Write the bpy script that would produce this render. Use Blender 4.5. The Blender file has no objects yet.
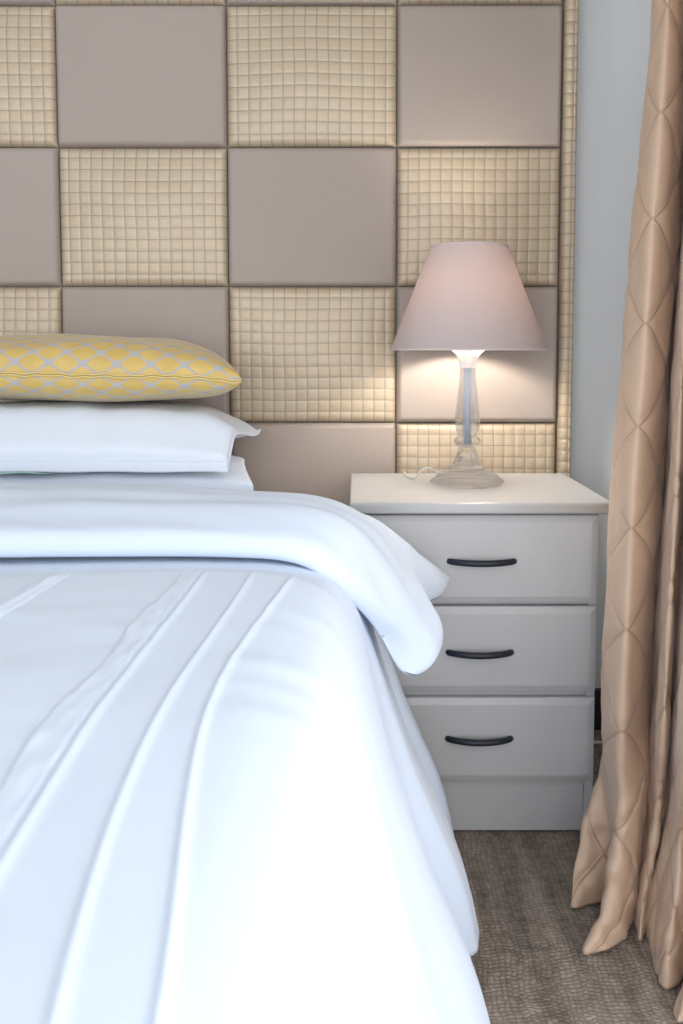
import bpy, bmesh, math, random
import numpy as np
from mathutils import Vector, noise
random.seed(7)
rng = np.random.default_rng(7)
SC = bpy.context.scene
COL = SC.collection

# ------------------------------------------------------------------ camera numbers
CAM_Y, CAM_Z = -2.19, 0.970
FPX, CX, CY, TILT = 865.0, 355.0, 412.0, math.radians(4)
def D(d):                      # distance from the camera plane -> world Y
    return CAM_Y + d

# ------------------------------------------------------------------ helpers
def link(o, parent=None):
    COL.objects.link(o)
    if parent is not None:
        o.parent = parent
    return o

def thing(name, label, cat, loc=(0, 0, 0), group=None):
    o = bpy.data.objects.new(name, None)
    o.empty_display_size = 0.1
    o.location = loc
    o['label'] = label
    o['category'] = cat
    if group:
        o['group'] = group
    return link(o)

def tag(o, label, cat, group=None):
    o['label'] = label
    o['category'] = cat
    if group:
        o['group'] = group
    return o

def fin(name, me, mat, parent, smooth=True, label=None):
    """link a mesh; vertices are given in world space, the object sits in its parent's frame"""
    o = bpy.data.objects.new(name, me)
    if mat:
        me.materials.append(mat)
    if smooth:
        me.shade_smooth()
    link(o, parent)
    if parent is not None:
        p = parent
        off = Vector((0, 0, 0))
        while p is not None:
            off += p.location
            p = p.parent
        me.transform(__import__('mathutils').Matrix.Translation(-off))
    if label:
        o['label'] = label
    return o

def bm_fin(name, bm, mat, parent=None, smooth=False, label=None):
    bmesh.ops.recalc_face_normals(bm, faces=bm.faces)
    me = bpy.data.meshes.new(name)
    bm.to_mesh(me)
    bm.free()
    return fin(name, me, mat, parent, smooth, label)

def grid_mesh(name, V, mat, parent=None, uv=None, close_u=False, close_v=False, flip=False, label=None, caps=False):
    """V: (nv, nu, 3) array of world points"""
    nv, nu = V.shape[:2]
    idx = np.arange(nv * nu).reshape(nv, nu)
    a = idx if not close_u else np.concatenate([idx, idx[:, :1]], 1)
    if close_v:
        a = np.concatenate([a, a[:1]], 0)
    q = np.stack([a[:-1, :-1], a[:-1, 1:], a[1:, 1:], a[1:, :-1]], -1).reshape(-1, 4)
    if flip:
        q = q[:, ::-1]
    faces = q.tolist()
    if caps:
        faces.append(idx[0].tolist() if flip else idx[0][::-1].tolist())
        faces.append(idx[-1][::-1].tolist() if flip else idx[-1].tolist())
    me = bpy.data.meshes.new(name)
    me.from_pydata(V.reshape(-1, 3).tolist(), [], faces)
    if uv is not None:
        lay = me.uv_layers.new(name='UVMap')
        vi = np.empty(len(me.loops), dtype=np.int32)
        me.loops.foreach_get('vertex_index', vi)
        lay.data.foreach_set('uv', uv.reshape(-1, 2)[vi].astype(np.float32).ravel())
    me.update()
    return fin(name, me, mat, parent, True, label)

def cr(P, n):
    """Catmull-Rom through P (k, m) -> n samples, uniform in index"""
    P = np.asarray(P, float)
    k = len(P)
    Q = np.concatenate([[2 * P[0] - P[1]], P, [2 * P[-1] - P[-2]]])
    t = np.linspace(0, k - 1, n)
    i = np.minimum(t.astype(int), k - 2)
    f = (t - i)[:, None]
    p0, p1, p2, p3 = Q[i], Q[i + 1], Q[i + 2], Q[i + 3]
    return 0.5 * (2 * p1 + (p2 - p0) * f + (2 * p0 - 5 * p1 + 4 * p2 - p3) * f ** 2 + (3 * p1 - p0 - 3 * p2 + p3) * f ** 3)

def sstep(a, b, x):
    t = np.clip((np.asarray(x, float) - a) / (b - a), 0, 1)
    return t * t * (3 - 2 * t)

def vnoise(P, scale, seed=0.0):
    """smooth noise in [-1,1] sampled on an (..., 3) array; scale is a 3-vector of frequencies"""
    S = P.reshape(-1, 3) * np.asarray(scale, float) + seed
    out = np.array([noise.noise(Vector(p)) for p in S])
    return out.reshape(P.shape[:-1])

def box(bm, x0, x1, y0, y1, z0, z1, bevel=0.0, seg=2):
    r = bmesh.ops.create_cube(bm, size=1.0)
    vs = r['verts']
    for v in vs:
        v.co = Vector(((x0 + x1) / 2 + v.co.x * (x1 - x0), (y0 + y1) / 2 + v.co.y * (y1 - y0), (z0 + z1) / 2 + v.co.z * (z1 - z0)))
    if bevel > 0:
        es = list({e for v in vs for e in v.link_edges})
        bmesh.ops.bevel(bm, geom=es, offset=bevel, segments=seg, profile=0.5, affect='EDGES')

def tube_V(path, r, nseg=10):
    P = np.asarray(path, float)
    n = len(P)
    T = np.gradient(P, axis=0)
    T /= np.linalg.norm(T, axis=1)[:, None] + 1e-12
    up = np.array([0, 0, 1.0])
    if abs(T[0] @ up) > 0.9:
        up = np.array([1.0, 0, 0])
    N = np.zeros_like(P)
    N[0] = np.cross(T[0], up)
    N[0] /= np.linalg.norm(N[0])
    for i in range(1, n):
        v = N[i - 1] - T[i] * (N[i - 1] @ T[i])
        N[i] = v / (np.linalg.norm(v) + 1e-12)
    B = np.cross(T, N)
    a = np.linspace(0, 2 * np.pi, nseg, endpoint=False)
    rr = np.broadcast_to(np.asarray(r, float), (n,))[:, None, None]
    return P[:, None, :] + rr * (np.cos(a)[None, :, None] * N[:, None, :] + np.sin(a)[None, :, None] * B[:, None, :])

def tube(name, path, r, mat, parent=None, nseg=10, label=None):
    return grid_mesh(name, tube_V(path, r, nseg), mat, parent, close_u=True, caps=True, label=label)

def lathe(name, prof, c, mat, parent=None, n=48, label=None, radial=None, caps=True, flat=False):
    """prof: list of (radius, z); radial(a, z) scales the radius; c = axis (x, y)"""
    prof = np.asarray(prof, float)
    a = np.linspace(0, 2 * np.pi, n, endpoint=False)
    R = np.repeat(prof[:, :1], n, 1)
    if radial is not None:
        R = R * radial(a[None, :], prof[:, 1:2])
    V = np.stack([c[0] + R * np.cos(a), c[1] + R * np.sin(a), np.repeat(prof[:, 1:2], n, 1)], -1)
    o = grid_mesh(name, V, mat, parent, close_u=True, caps=caps, label=label)
    if flat:
        o.data.shade_flat()
    return o

# ------------------------------------------------------------------ materials
def new_mat(name):
    m = bpy.data.materials.new(name)
    m.use_nodes = True
    nt = m.node_tree
    return m, nt, nt.nodes['Principled BSDF']

def setp(b, **k):
    for n, v in k.items():
        b.inputs[n.replace('_', ' ')].default_value = v

def plain(name, col, rough=0.5, **k):
    m, nt, b = new_mat(name)
    setp(b, Base_Color=(*col, 1), Roughness=rough, **k)
    return m

def N(nt, typ, **k):
    n = nt.nodes.new(typ)
    for a, v in k.items():
        setattr(n, a, v)
    return n

def MATH(nt, op, a, b=None, c=None):
    n = nt.nodes.new('ShaderNodeMath')
    n.operation = op
    for i, v in enumerate((a, b, c)):
        if v is None:
            continue
        if isinstance(v, (int, float)):
            n.inputs[i].default_value = v
        else:
            nt.links.new(v, n.inputs[i])
    return n.outputs[0]

def MIX(nt, fac, a, b):
    n = nt.nodes.new('ShaderNodeMix')
    n.data_type = 'RGBA'
    for s, v in ((0, fac), (6, a), (7, b)):
        if isinstance(v, (int, float)):
            n.inputs[s].default_value = v
        elif isinstance(v, tuple):
            n.inputs[s].default_value = (*v, 1) if len(v) == 3 else v
        else:
            nt.links.new(v, n.inputs[s])
    return n.outputs[2]

def coords(nt, kind='Object', scale=None):
    tc = N(nt, 'ShaderNodeTexCoord')
    o = tc.outputs[kind]
    if scale:
        mp = N(nt, 'ShaderNodeMapping')
        mp.inputs['Scale'].default_value = scale
        nt.links.new(o, mp.inputs['Vector'])
        o = mp.outputs[0]
    return o

def NOISE(nt, vec, scale, detail=2, rough=0.5):
    n = N(nt, 'ShaderNodeTexNoise')
    n.inputs['Scale'].default_value = scale
    n.inputs['Detail'].default_value = detail
    n.inputs['Roughness'].default_value = rough
    nt.links.new(vec, n.inputs['Vector'])
    return n.outputs[0]

def BUMP(nt, h, b, strength=0.3, dist=0.002):
    n = N(nt, 'ShaderNodeBump')
    n.inputs['Strength'].default_value = strength
    n.inputs['Distance'].default_value = dist
    nt.links.new(h, n.inputs['Height'])
    nt.links.new(n.outputs[0], b.inputs['Normal'])

def weave(nt, b, scale=900, strength=0.12, dist=0.0006):
    v = coords(nt, 'Object')
    w1 = N(nt, 'ShaderNodeTexWave', bands_direction='X')
    w1.inputs['Scale'].default_value = scale / 6
    w2 = N(nt, 'ShaderNodeTexWave', bands_direction='Z')
    w2.inputs['Scale'].default_value = scale / 6
    for w in (w1, w2):
        w.inputs['Distortion'].default_value = 1.5
        nt.links.new(v, w.inputs['Vector'])
    h = MATH(nt, 'ADD', w1.outputs['Fac'], w2.outputs['Fac'])
    BUMP(nt, h, b, strength, dist)

# walls
def wall_mat():
    m, nt, b = new_mat('wall_paint')
    v = coords(nt)
    f = NOISE(nt, v, 3, 3)
    c = MIX(nt, f, (0.71, 0.735, 0.75), (0.74, 0.76, 0.775))
    nt.links.new(c, b.inputs['Base Color'])
    setp(b, Roughness=0.75)
    BUMP(nt, NOISE(nt, v, 220, 3), b, 0.08, 0.001)
    return m
M_WALL = wall_mat()
M_CEIL = plain('ceiling_paint', (0.78, 0.78, 0.77), 0.8)
M_SKIRT = plain('dark_skirting_paint', (0.02, 0.02, 0.023), 0.5)
M_FRAME = plain('window_frame_paint', (0.75, 0.75, 0.75), 0.4)

def carpet_mat():
    m, nt, b = new_mat('ribbed_carpet')
    v = coords(nt)
    wob = NOISE(nt, v, 9, 2)
    wob2 = MATH(nt, 'MULTIPLY', NOISE(nt, v, 75, 2), 1.1)
    wob3 = MATH(nt, 'MULTIPLY', NOISE(nt, coords(nt, 'Object', (1, -1, 1)), 60, 2), 1.4)
    sx = N(nt, 'ShaderNodeSeparateXYZ')
    nt.links.new(v, sx.inputs[0])
    # loops: rows across, staggered, each loop a small bump
    px = MATH(nt, 'ADD', MATH(nt, 'ADD', MATH(nt, 'MULTIPLY', sx.outputs[0], 105.0), MATH(nt, 'MULTIPLY', wob, 3.0)), wob2)
    py = MATH(nt, 'ADD', MATH(nt, 'ADD', MATH(nt, 'MULTIPLY', sx.outputs[1], 125.0), MATH(nt, 'MULTIPLY', wob, 3.0)), wob3)
    row = MATH(nt, 'FLOOR', px)
    stag = MATH(nt, 'MULTIPLY', MATH(nt, 'FRACT', MATH(nt, 'MULTIPLY', MATH(nt, 'SINE', MATH(nt, 'MULTIPLY', row, 12.9898)), 437.58)), 1.0)
    lx = MATH(nt, 'SINE', MATH(nt, 'MULTIPLY', MATH(nt, 'FRACT', px), math.pi))
    ly = MATH(nt, 'SINE', MATH(nt, 'MULTIPLY', MATH(nt, 'FRACT', MATH(nt, 'ADD', py, stag)), math.pi))
    wn = N(nt, 'ShaderNodeTexWhiteNoise', noise_dimensions='2D')
    cbn = N(nt, 'ShaderNodeCombineXYZ')
    nt.links.new(row, cbn.inputs[0])
    nt.links.new(MATH(nt, 'FLOOR', MATH(nt, 'ADD', py, stag)), cbn.inputs[1])
    nt.links.new(cbn.outputs[0], wn.inputs['Vector'])
    knot = wn.outputs['Value']
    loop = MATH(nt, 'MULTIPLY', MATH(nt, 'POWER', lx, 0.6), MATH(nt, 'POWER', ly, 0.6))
    fuzz = NOISE(nt, v, 420, 3, 0.7)
    mp = N(nt, 'ShaderNodeMapping')
    mp.inputs['Scale'].default_value = (26, 2.2, 1)
    mp.inputs['Rotation'].default_value = (0, 0, 0.06)
    nt.links.new(v, mp.inputs['Vector'])
    streak = NOISE(nt, mp.outputs[0], 1.0, 4, 0.6)
    patch = NOISE(nt, v, 38, 3, 0.6)
    cr_ = N(nt, 'ShaderNodeValToRGB')
    e = cr_.color_ramp.elements
    e[0].position, e[0].color = 0.33, (0.165, 0.133, 0.108, 1)
    e[1].position, e[1].color = 0.68, (0.66, 0.555, 0.46, 1)
    e2 = e.new(0.5)
    e2.color = (0.41, 0.34, 0.28, 1)
    mixf = MATH(nt, 'ADD', MATH(nt, 'ADD', MATH(nt, 'MULTIPLY', streak, 0.58), MATH(nt, 'MULTIPLY', patch, 0.34)), MATH(nt, 'MULTIPLY', knot, 0.10))
    nt.links.new(mixf, cr_.inputs[0])
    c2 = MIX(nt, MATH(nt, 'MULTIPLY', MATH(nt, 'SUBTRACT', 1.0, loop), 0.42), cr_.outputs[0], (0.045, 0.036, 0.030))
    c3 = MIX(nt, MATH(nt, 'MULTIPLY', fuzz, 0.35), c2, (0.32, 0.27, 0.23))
    nt.links.new(c3, b.inputs['Base Color'])
    setp(b, Roughness=0.95, Specular_IOR_Level=0.1)
    BUMP(nt, MATH(nt, 'ADD', loop, MATH(nt, 'MULTIPLY', fuzz, 1.2)), b, 0.8, 0.004)
    return m
M_CARPET = carpet_mat()

def taupe_mat():
    m, nt, b = new_mat('taupe_satin_cloth')
    v = coords(nt)
    f = NOISE(nt, v, 6, 3)
    c = MIX(nt, f, (0.375, 0.32, 0.285), (0.405, 0.345, 0.31))
    nt.links.new(c, b.inputs['Base Color'])
    setp(b, Roughness=0.6, Sheen_Weight=0.15, Sheen_Roughness=0.4, Specular_IOR_Level=0.3)
    weave(nt, b, 1400, 0.15, 0.0005)
    return m
M_TAUPE = taupe_mat()

def gold_mat():
    m, nt, b = new_mat('quilted_gold_leatherette')
    tc = N(nt, 'ShaderNodeTexCoord')
    s = N(nt, 'ShaderNodeSeparateXYZ')
    nt.links.new(tc.outputs['UV'], s.inputs[0])
    fx, fy = MATH(nt, 'FRACT', s.outputs[0]), MATH(nt, 'FRACT', s.outputs[1])
    ex = MATH(nt, 'ABSOLUTE', MATH(nt, 'SUBTRACT', fx, 0.5))
    ey = MATH(nt, 'ABSOLUTE', MATH(nt, 'SUBTRACT', fy, 0.5))
    mx = MATH(nt, 'MAXIMUM', ex, ey)
    mr = N(nt, 'ShaderNodeMapRange', interpolation_type='SMOOTHSTEP')
    mr.inputs['From Min'].default_value = 0.42
    mr.inputs['From Max'].default_value = 0.49
    nt.links.new(mx, mr.inputs['Value'])
    wn = N(nt, 'ShaderNodeTexWhiteNoise', noise_dimensions='3D')
    cb = N(nt, 'ShaderNodeCombineXYZ')
    nt.links.new(MATH(nt, 'FLOOR', s.outputs[0]), cb.inputs[0])
    nt.links.new(MATH(nt, 'FLOOR', s.outputs[1]), cb.inputs[1])
    nt.links.new(cb.outputs[0], wn.inputs['Vector'])
    v = coords(nt)
    pn = NOISE(nt, v, 14, 3, 0.6)
    fac = MATH(nt, 'ADD', MATH(nt, 'MULTIPLY', wn.outputs['Value'], 0.45), MATH(nt, 'MULTIPLY', pn, 0.6))
    cell = MIX(nt, fac, (0.54, 0.46, 0.345), (0.50, 0.395, 0.275))
    c = MIX(nt, MATH(nt, 'MULTIPLY', mr.outputs[0], 0.8), cell, (0.25, 0.22, 0.18))
    nt.links.new(c, b.inputs['Base Color'])
    setp(b, Metallic=0.12, Roughness=0.40, Specular_IOR_Level=0.5)
    BUMP(nt, NOISE(nt, v, 260, 3, 0.6), b, 0.18, 0.001)
    return m
M_GOLD = gold_mat()
M_DARK = plain('backing_cloth', (0.16, 0.14, 0.125), 0.9)

def cabinet_mat():
    m, nt, b = new_mat('off_white_lacquer')
    v = coords(nt, 'Object', (1, 1, 1))
    f = NOISE(nt, v, 5, 2)
    nt.links.new(MIX(nt, f, (0.545, 0.55, 0.56), (0.575, 0.58, 0.59)), b.inputs['Base Color'])
    setp(b, Roughness=0.32, Specular_IOR_Level=0.5)
    mp = N(nt, 'ShaderNodeMapping')
    mp.inputs['Scale'].default_value = (120, 120, 8)
    nt.links.new(v, mp.inputs['Vector'])
    BUMP(nt, NOISE(nt, mp.outputs[0], 3, 2), b, 0.06, 0.001)
    return m
M_CAB = cabinet_mat()
M_HANDLE = plain('dark_navy_metal', (0.012, 0.018, 0.03), 0.42, Specular_IOR_Level=0.5)

def linen(name, col, wrinkle=0.25, sc=9):
    m, nt, b = new_mat(name)
    v = coords(nt)
    setp(b, Base_Color=(*col, 1), Roughness=0.8, Sheen_Weight=0.1, Specular_IOR_Level=0.25)
    h = MATH(nt, 'ADD', NOISE(nt, v, sc, 3, 0.5), MATH(nt, 'MULTIPLY', NOISE(nt, v, 700, 2), 0.02))
    BUMP(nt, h, b, wrinkle, 0.01)
    return m
M_LINEN = linen('white_cotton', (0.695, 0.79, 0.925), 0.10, 9)
M_PCASE = linen('white_pillowcase_cotton', (0.73, 0.80, 0.91), 0.16, 11)
M_MATT = linen('mattress_ticking', (0.76, 0.76, 0.77), 0.1, 20)
M_GREEN = plain('sea_green_ribbon', (0.32, 0.50, 0.44), 0.7)

def yellow_mat():
    m, nt, b = new_mat('yellow_lattice_satin')
    tc = N(nt, 'ShaderNodeTexCoord')
    s = N(nt, 'ShaderNodeSeparateXYZ')
    nt.links.new(tc.outputs['UV'], s.inputs[0])
    cu = MATH(nt, 'COSINE', MATH(nt, 'MULTIPLY', s.outputs[0], 2 * math.pi / 0.066))
    cv = MATH(nt, 'COSINE', MATH(nt, 'MULTIPLY', s.outputs[1], 2 * math.pi / 0.047))
    f = MATH(nt, 'ABSOLUTE', MATH(nt, 'ADD', cu, cv))
    mr = N(nt, 'ShaderNodeMapRange', interpolation_type='SMOOTHSTEP')
    mr.inputs['From Min'].default_value = 0.24
    mr.inputs['From Max'].default_value = 0.40
    nt.links.new(f, mr.inputs['Value'])
    v = coords(nt)
    g = MIX(nt, NOISE(nt, v, 25, 2), (0.50, 0.34, 0.075), (0.66, 0.47, 0.15))
    c = MIX(nt, mr.outputs[0], (0.41, 0.40, 0.41), g)
    nt.links.new(c, b.inputs['Base Color'])
    rr = MATH(nt, 'SUBTRACT', 0.7, MATH(nt, 'MULTIPLY', mr.outputs[0], 0.28))
    nt.links.new(rr, b.inputs['Roughness'])
    setp(b, Sheen_Weight=0.2, Specular_IOR_Level=0.5)
    h = MATH(nt, 'ADD', MATH(nt, 'MULTIPLY', mr.outputs[0], 0.3), NOISE(nt, v, 22, 3))
    BUMP(nt, h, b, 0.25, 0.006)
    return m
M_YEL = yellow_mat()
M_YEDGE = plain('yellow_satin_edging', (0.66, 0.50, 0.19), 0.5)

def curtain_mat():
    m, nt, b = new_mat('champagne_pintuck_taffeta')
    tc = N(nt, 'ShaderNodeTexCoord')
    s = N(nt, 'ShaderNodeSeparateXYZ')
    nt.links.new(tc.outputs['UV'], s.inputs[0])
    outs = []
    for sg in (1, -1):
        q = MATH(nt, 'ADD', s.outputs[0], MATH(nt, 'MULTIPLY', s.outputs[1], sg))
        q = MATH(nt, 'ABSOLUTE', MATH(nt, 'SUBTRACT', MATH(nt, 'FRACT', MATH(nt, 'ADD', q, 100.5)), 0.5))
        outs.append(q)
    dmin = MATH(nt, 'MINIMUM', outs[0], outs[1])
    mr = N(nt, 'ShaderNodeMapRange', interpolation_type='SMOOTHSTEP')
    mr.inputs['From Min'].default_value = 0.005
    mr.inputs['From Max'].default_value = 0.028
    mr.inputs['To Min'].default_value = 1.0
    mr.inputs['To Max'].default_value = 0.0
    nt.links.new(dmin, mr.inputs['Value'])
    v = coords(nt)
    mp = N(nt, 'ShaderNodeMapping')
    mp.inputs['Scale'].default_value = (60, 60, 900)
    nt.links.new(v, mp.inputs['Vector'])
    slub = NOISE(nt, mp.outputs[0], 1.0, 3, 0.6)
    base = MIX(nt, slub, (0.60, 0.425, 0.30), (0.68, 0.505, 0.375))
    c = MIX(nt, MATH(nt, 'MULTIPLY', mr.outputs[0], 0.5), base, (0.40, 0.25, 0.15))
    nt.links.new(c, b.inputs['Base Color'])
    setp(b, Metallic=0.12, Roughness=0.5, Specular_IOR_Level=0.5, Sheen_Weight=0.2, Sheen_Roughness=0.35)
    h = MATH(nt, 'ADD', mr.outputs[0], MATH(nt, 'MULTIPLY', slub, 0.12))
    BUMP(nt, h, b, 0.4, 0.003)
    return m
M_CURT = curtain_mat()

def shade_mat():
    m, nt, b = new_mat('dusty_pink_lampshade_cloth')
    v = coords(nt)
    setp(b, Base_Color=(0.47, 0.435, 0.445, 1), Roughness=0.9, Specular_IOR_Level=0.1)
    weave(nt, b, 1800, 0.2, 0.0005)
    tr = N(nt, 'ShaderNodeBsdfTranslucent')
    tr.inputs['Color'].default_value = (0.50, 0.29, 0.22, 1)
    mx = N(nt, 'ShaderNodeMixShader')
    mx.inputs[0].default_value = 0.035
    out = nt.nodes['Material Output']
    nt.links.new(b.outputs[0], mx.inputs[1])
    nt.links.new(tr.outputs[0], mx.inputs[2])
    nt.links.new(mx.outputs[0], out.inputs['Surface'])
    return m
M_SHADE = shade_mat()
M_SHADETRIM = plain('lampshade_rim_cloth', (0.66, 0.58, 0.57), 0.9)

def glass_mat():
    m, nt, b = new_mat('clear_pressed_glass')
    setp(b, Base_Color=(1.0, 1.0, 1.0, 1), Roughness=0.02, IOR=1.45, Transmission_Weight=1.0)
    tr = N(nt, 'ShaderNodeBsdfTransparent')
    tr.inputs['Color'].default_value = (1.0, 1.0, 1.0, 1)
    mx = N(nt, 'ShaderNodeMixShader')
    mx.inputs[0].default_value = 0.45
    out = nt.nodes['Material Output']
    nt.links.new(b.outputs[0], mx.inputs[1])
    nt.links.new(tr.outputs[0], mx.inputs[2])
    tl = N(nt, 'ShaderNodeBsdfTranslucent')
    tl.inputs['Color'].default_value = (0.95, 0.97, 1.0, 1)
    mx2 = N(nt, 'ShaderNodeMixShader')
    mx2.inputs[0].default_value = 0.10
    nt.links.new(mx.outputs[0], mx2.inputs[1])
    nt.links.new(tl.outputs[0], mx2.inputs[2])
    nt.links.new(mx2.outputs[0], out.inputs['Surface'])
    return m
M_GLASS = glass_mat()
def frost_mat():
    m, nt, b = new_mat('frosted_white_glass')
    setp(b, Base_Color=(0.92, 0.93, 0.93, 1), Roughness=0.2, IOR=1.47, Transmission_Weight=0.8)
    tl = N(nt, 'ShaderNodeBsdfTranslucent')
    tl.inputs['Color'].default_value = (0.95, 0.96, 0.96, 1)
    mx = N(nt, 'ShaderNodeMixShader')
    mx.inputs[0].default_value = 0.5
    nt.links.new(b.outputs[0], mx.inputs[1])
    nt.links.new(tl.outputs[0], mx.inputs[2])
    nt.links.new(mx.outputs[0], nt.nodes['Material Output'].inputs['Surface'])
    return m
M_FROST = frost_mat()
M_ROD = plain('brushed_steel_rod', (0.42, 0.49, 0.60), 0.5, Metallic=0.2)
M_CORD = plain('white_plastic_cord', (0.80, 0.79, 0.77), 0.45)
def bulb_mat():
    m, nt, b = new_mat('lit_bulb')
    setp(b, Base_Color=(1, 0.9, 0.8, 1), Emission_Color=(1.0, 0.93, 0.80, 1), Emission_Strength=BULB)
    return m
BULB = 200.0
M_BULB = bulb_mat()

# ------------------------------------------------------------------ the room
XL, XR, YB, YF, ZC = -3.0, 0.80, 0.0, -5.6, 2.55
FZ = -0.008                      # carpet level
WT = 0.12
def struct(name, bm, m):
    o = bm_fin(name, bm, m)
    o['kind'] = 'structure'
    return o

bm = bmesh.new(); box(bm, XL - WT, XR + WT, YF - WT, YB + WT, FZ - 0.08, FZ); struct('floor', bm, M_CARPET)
bm = bmesh.new(); box(bm, XL - WT, XR + WT, YF - WT, YB + WT, ZC, ZC + 0.08); struct('ceiling', bm, M_CEIL)
bm = bmesh.new(); box(bm, XL, XR, YB, YB + WT, FZ, ZC); struct('wall_back', bm, M_WALL)
bm = bmesh.new(); box(bm, XL - WT, XL, YF, YB + WT, FZ, ZC); struct('wall_left', bm, M_WALL)
# right wall with the window opening the curtain belongs to
W1 = (D(-1.1), D(0.88), 0.12, 2.25)
bm = bmesh.new()
box(bm, XR, XR + WT, W1[1], YB + WT, FZ, ZC)
box(bm, XR, XR + WT, YF, W1[0], FZ, ZC)
box(bm, XR, XR + WT, W1[0], W1[1], FZ, W1[2])
box(bm, XR, XR + WT, W1[0], W1[1], W1[3], ZC)
struct('wall_right', bm, M_WALL)
# wall behind the camera with a wide window
W2 = (-2.75, 0.55, 0.15, 2.42)
bm = bmesh.new()
box(bm, XL, W2[0], YF - WT, YF, FZ, ZC)
box(bm, W2[1], XR, YF - WT, YF, FZ, ZC)
box(bm, W2[0], W2[1], YF - WT, YF, FZ, W2[2])
box(bm, W2[0], W2[1], YF - WT, YF, W2[3], ZC)
struct('wall_front', bm, M_WALL)
def frame_ring(bm, a0, a1, z0, z1, axis, at, t=0.05, dpt=0.05):
    def bb(p0, p1, q0, q1):
        if axis == 'x':
            box(bm, at, at + dpt, p0, p1, q0, q1)
        else:
            box(bm, p0, p1, at, at + dpt, q0, q1)
    bb(a0, a0 + t, z0, z1); bb(a1 - t, a1, z0, z1)
    bb(a0 + t, a1 - t, z0, z0 + t); bb(a0 + t, a1 - t, z1 - t, z1)
    mid = (a0 + a1) / 2
    bb(mid - t / 2, mid + t / 2, z0 + t, z1 - t)
bm = bmesh.new(); frame_ring(bm, W1[0], W1[1], W1[2], W1[3], 'x', XR + 0.04); struct('window_1', bm, M_FRAME)
bm = bmesh.new(); frame_ring(bm, W2[0], W2[1], W2[2], W2[3], 'y', YF - 0.08); struct('window_2', bm, M_FRAME)
bm = bmesh.new(); box(bm, XL, XR, -0.016, 0, FZ, 0.10, 0.004); struct('baseboard_back', bm, M_SKIRT)
bm = bmesh.new(); box(bm, XR - 0.016, XR, W1[1], -0.016, FZ, 0.10, 0.004); struct('baseboard_right', bm, M_SKIRT)

# ------------------------------------------------------------------ headboard
HB_Y = D(2.135)               # plane the padded tiles rise from; their faces stand at about d = 2.11
hb = thing('headboard', 'tall padded headboard chequered in plain taupe and quilted gold tiles behind the bed', 'headboard', (-0.86, -0.02, 0))
Z0, TH_ = 1.7945, 0.3330     # top of the top full row, row pitch
EDGES = [-2.2105, -1.943, -1.535, -1.126, -0.7165, -0.3085, 0.1010, 0.4965]
bm = bmesh.new(); box(bm, -2.255, 0.535, HB_Y, -0.017, 0.04, 2.19, 0.004); bm_fin('backing_board', bm, M_DARK, hb)
GAP = 0.0007
def cushion(x0, x1, z0, z1, nx, nz, quilt, T=0.022, r=0.013, seed=0.0):
    if quilt:
        T, r = 0.018, 0.017
    # rows/cols refined at the rim so that the edges roll over
    if quilt:
        cx_, cz_ = 15, 12
        gx = np.linspace(0, 1, cx_ * 8 + 1)
        gz = np.linspace(0, 1, cz_ * 8 + 1)
    else:
        def rim(n):
            a = np.concatenate([np.linspace(0, 0.06, 9)[:-1], np.linspace(0.06, 0.94, n), np.linspace(0.94, 1, 9)[1:]])
            return a
        gx, gz = rim(nx), rim(nz)
    S, Tt = np.meshgrid(gx, gz)
    X = x0 + GAP + S * (x1 - x0 - 2 * GAP)
    Z = z0 + GAP + Tt * (z1 - z0 - 2 * GAP)
    e = lambda p, w: np.minimum(p, 1 - p) * w
    def roll(dist):
        q = np.clip(dist / r, 0, 1)
        return np.sqrt(np.maximum(1 - (1 - q) ** 2, 0))
    h = T * roll(e(S, x1 - x0)) * roll(e(Tt, z1 - z0))
    h = h + (0.013 if quilt else 0.006) * np.sin(np.pi * S) ** 0.8 * np.sin(np.pi * Tt) ** 0.8
    uv = None
    if quilt:
        jit = 0.05 * np.sin(Tt * 9 + seed) * np.sin(np.pi * S)
        u, v = S * cx_ + jit * np.sin(np.pi * S), Tt * cz_ + 0.06 * np.sin(S * 8 + seed * 2) * np.sin(np.pi * Tt)
        fu, fv = 2 * (u - np.floor(u)) - 1, 2 * (v - np.floor(v)) - 1
        puff = (1 - np.abs(fu) ** 5.0) * (1 - np.abs(fv) ** 5.0)
        h = h + 0.0017 * (puff - 1) * np.clip(h / 0.01, 0, 1)
        uv = np.stack([u + 31 * seed, v + 17 * seed], -1)
        uv = np.stack([u + 40 * int(seed), v + 20 * int(seed)], -1)
    Y = HB_Y - 0.0005 - h
    return np.stack([X, Y, Z], -1), uv
k = 0
for c in range(-3, 4):                  # 3 = rightmost column
    for r_ in range(-1, 5):             # 0 = top full row in view
        xl, xr = EDGES[c + 3], EDGES[c + 4]
        zt = Z0 - r_ * TH_
        zb = zt - TH_
        quilt = ((c + r_) % 2 == 0)
        if r_ == 4:
            zb = max(zb, 0.06)
        k += 1
        V, uv = cushion(xl, xr, zb, zt, 20, 18, quilt, seed=float(k))
        if quilt:
            grid_mesh('quilted_panel', V, M_GOLD, hb, uv=uv, label='gold panel stitched into small squares')
        else:
            grid_mesh('plain_panel', V, M_TAUPE, hb, label='plain taupe cloth panel')
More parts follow.
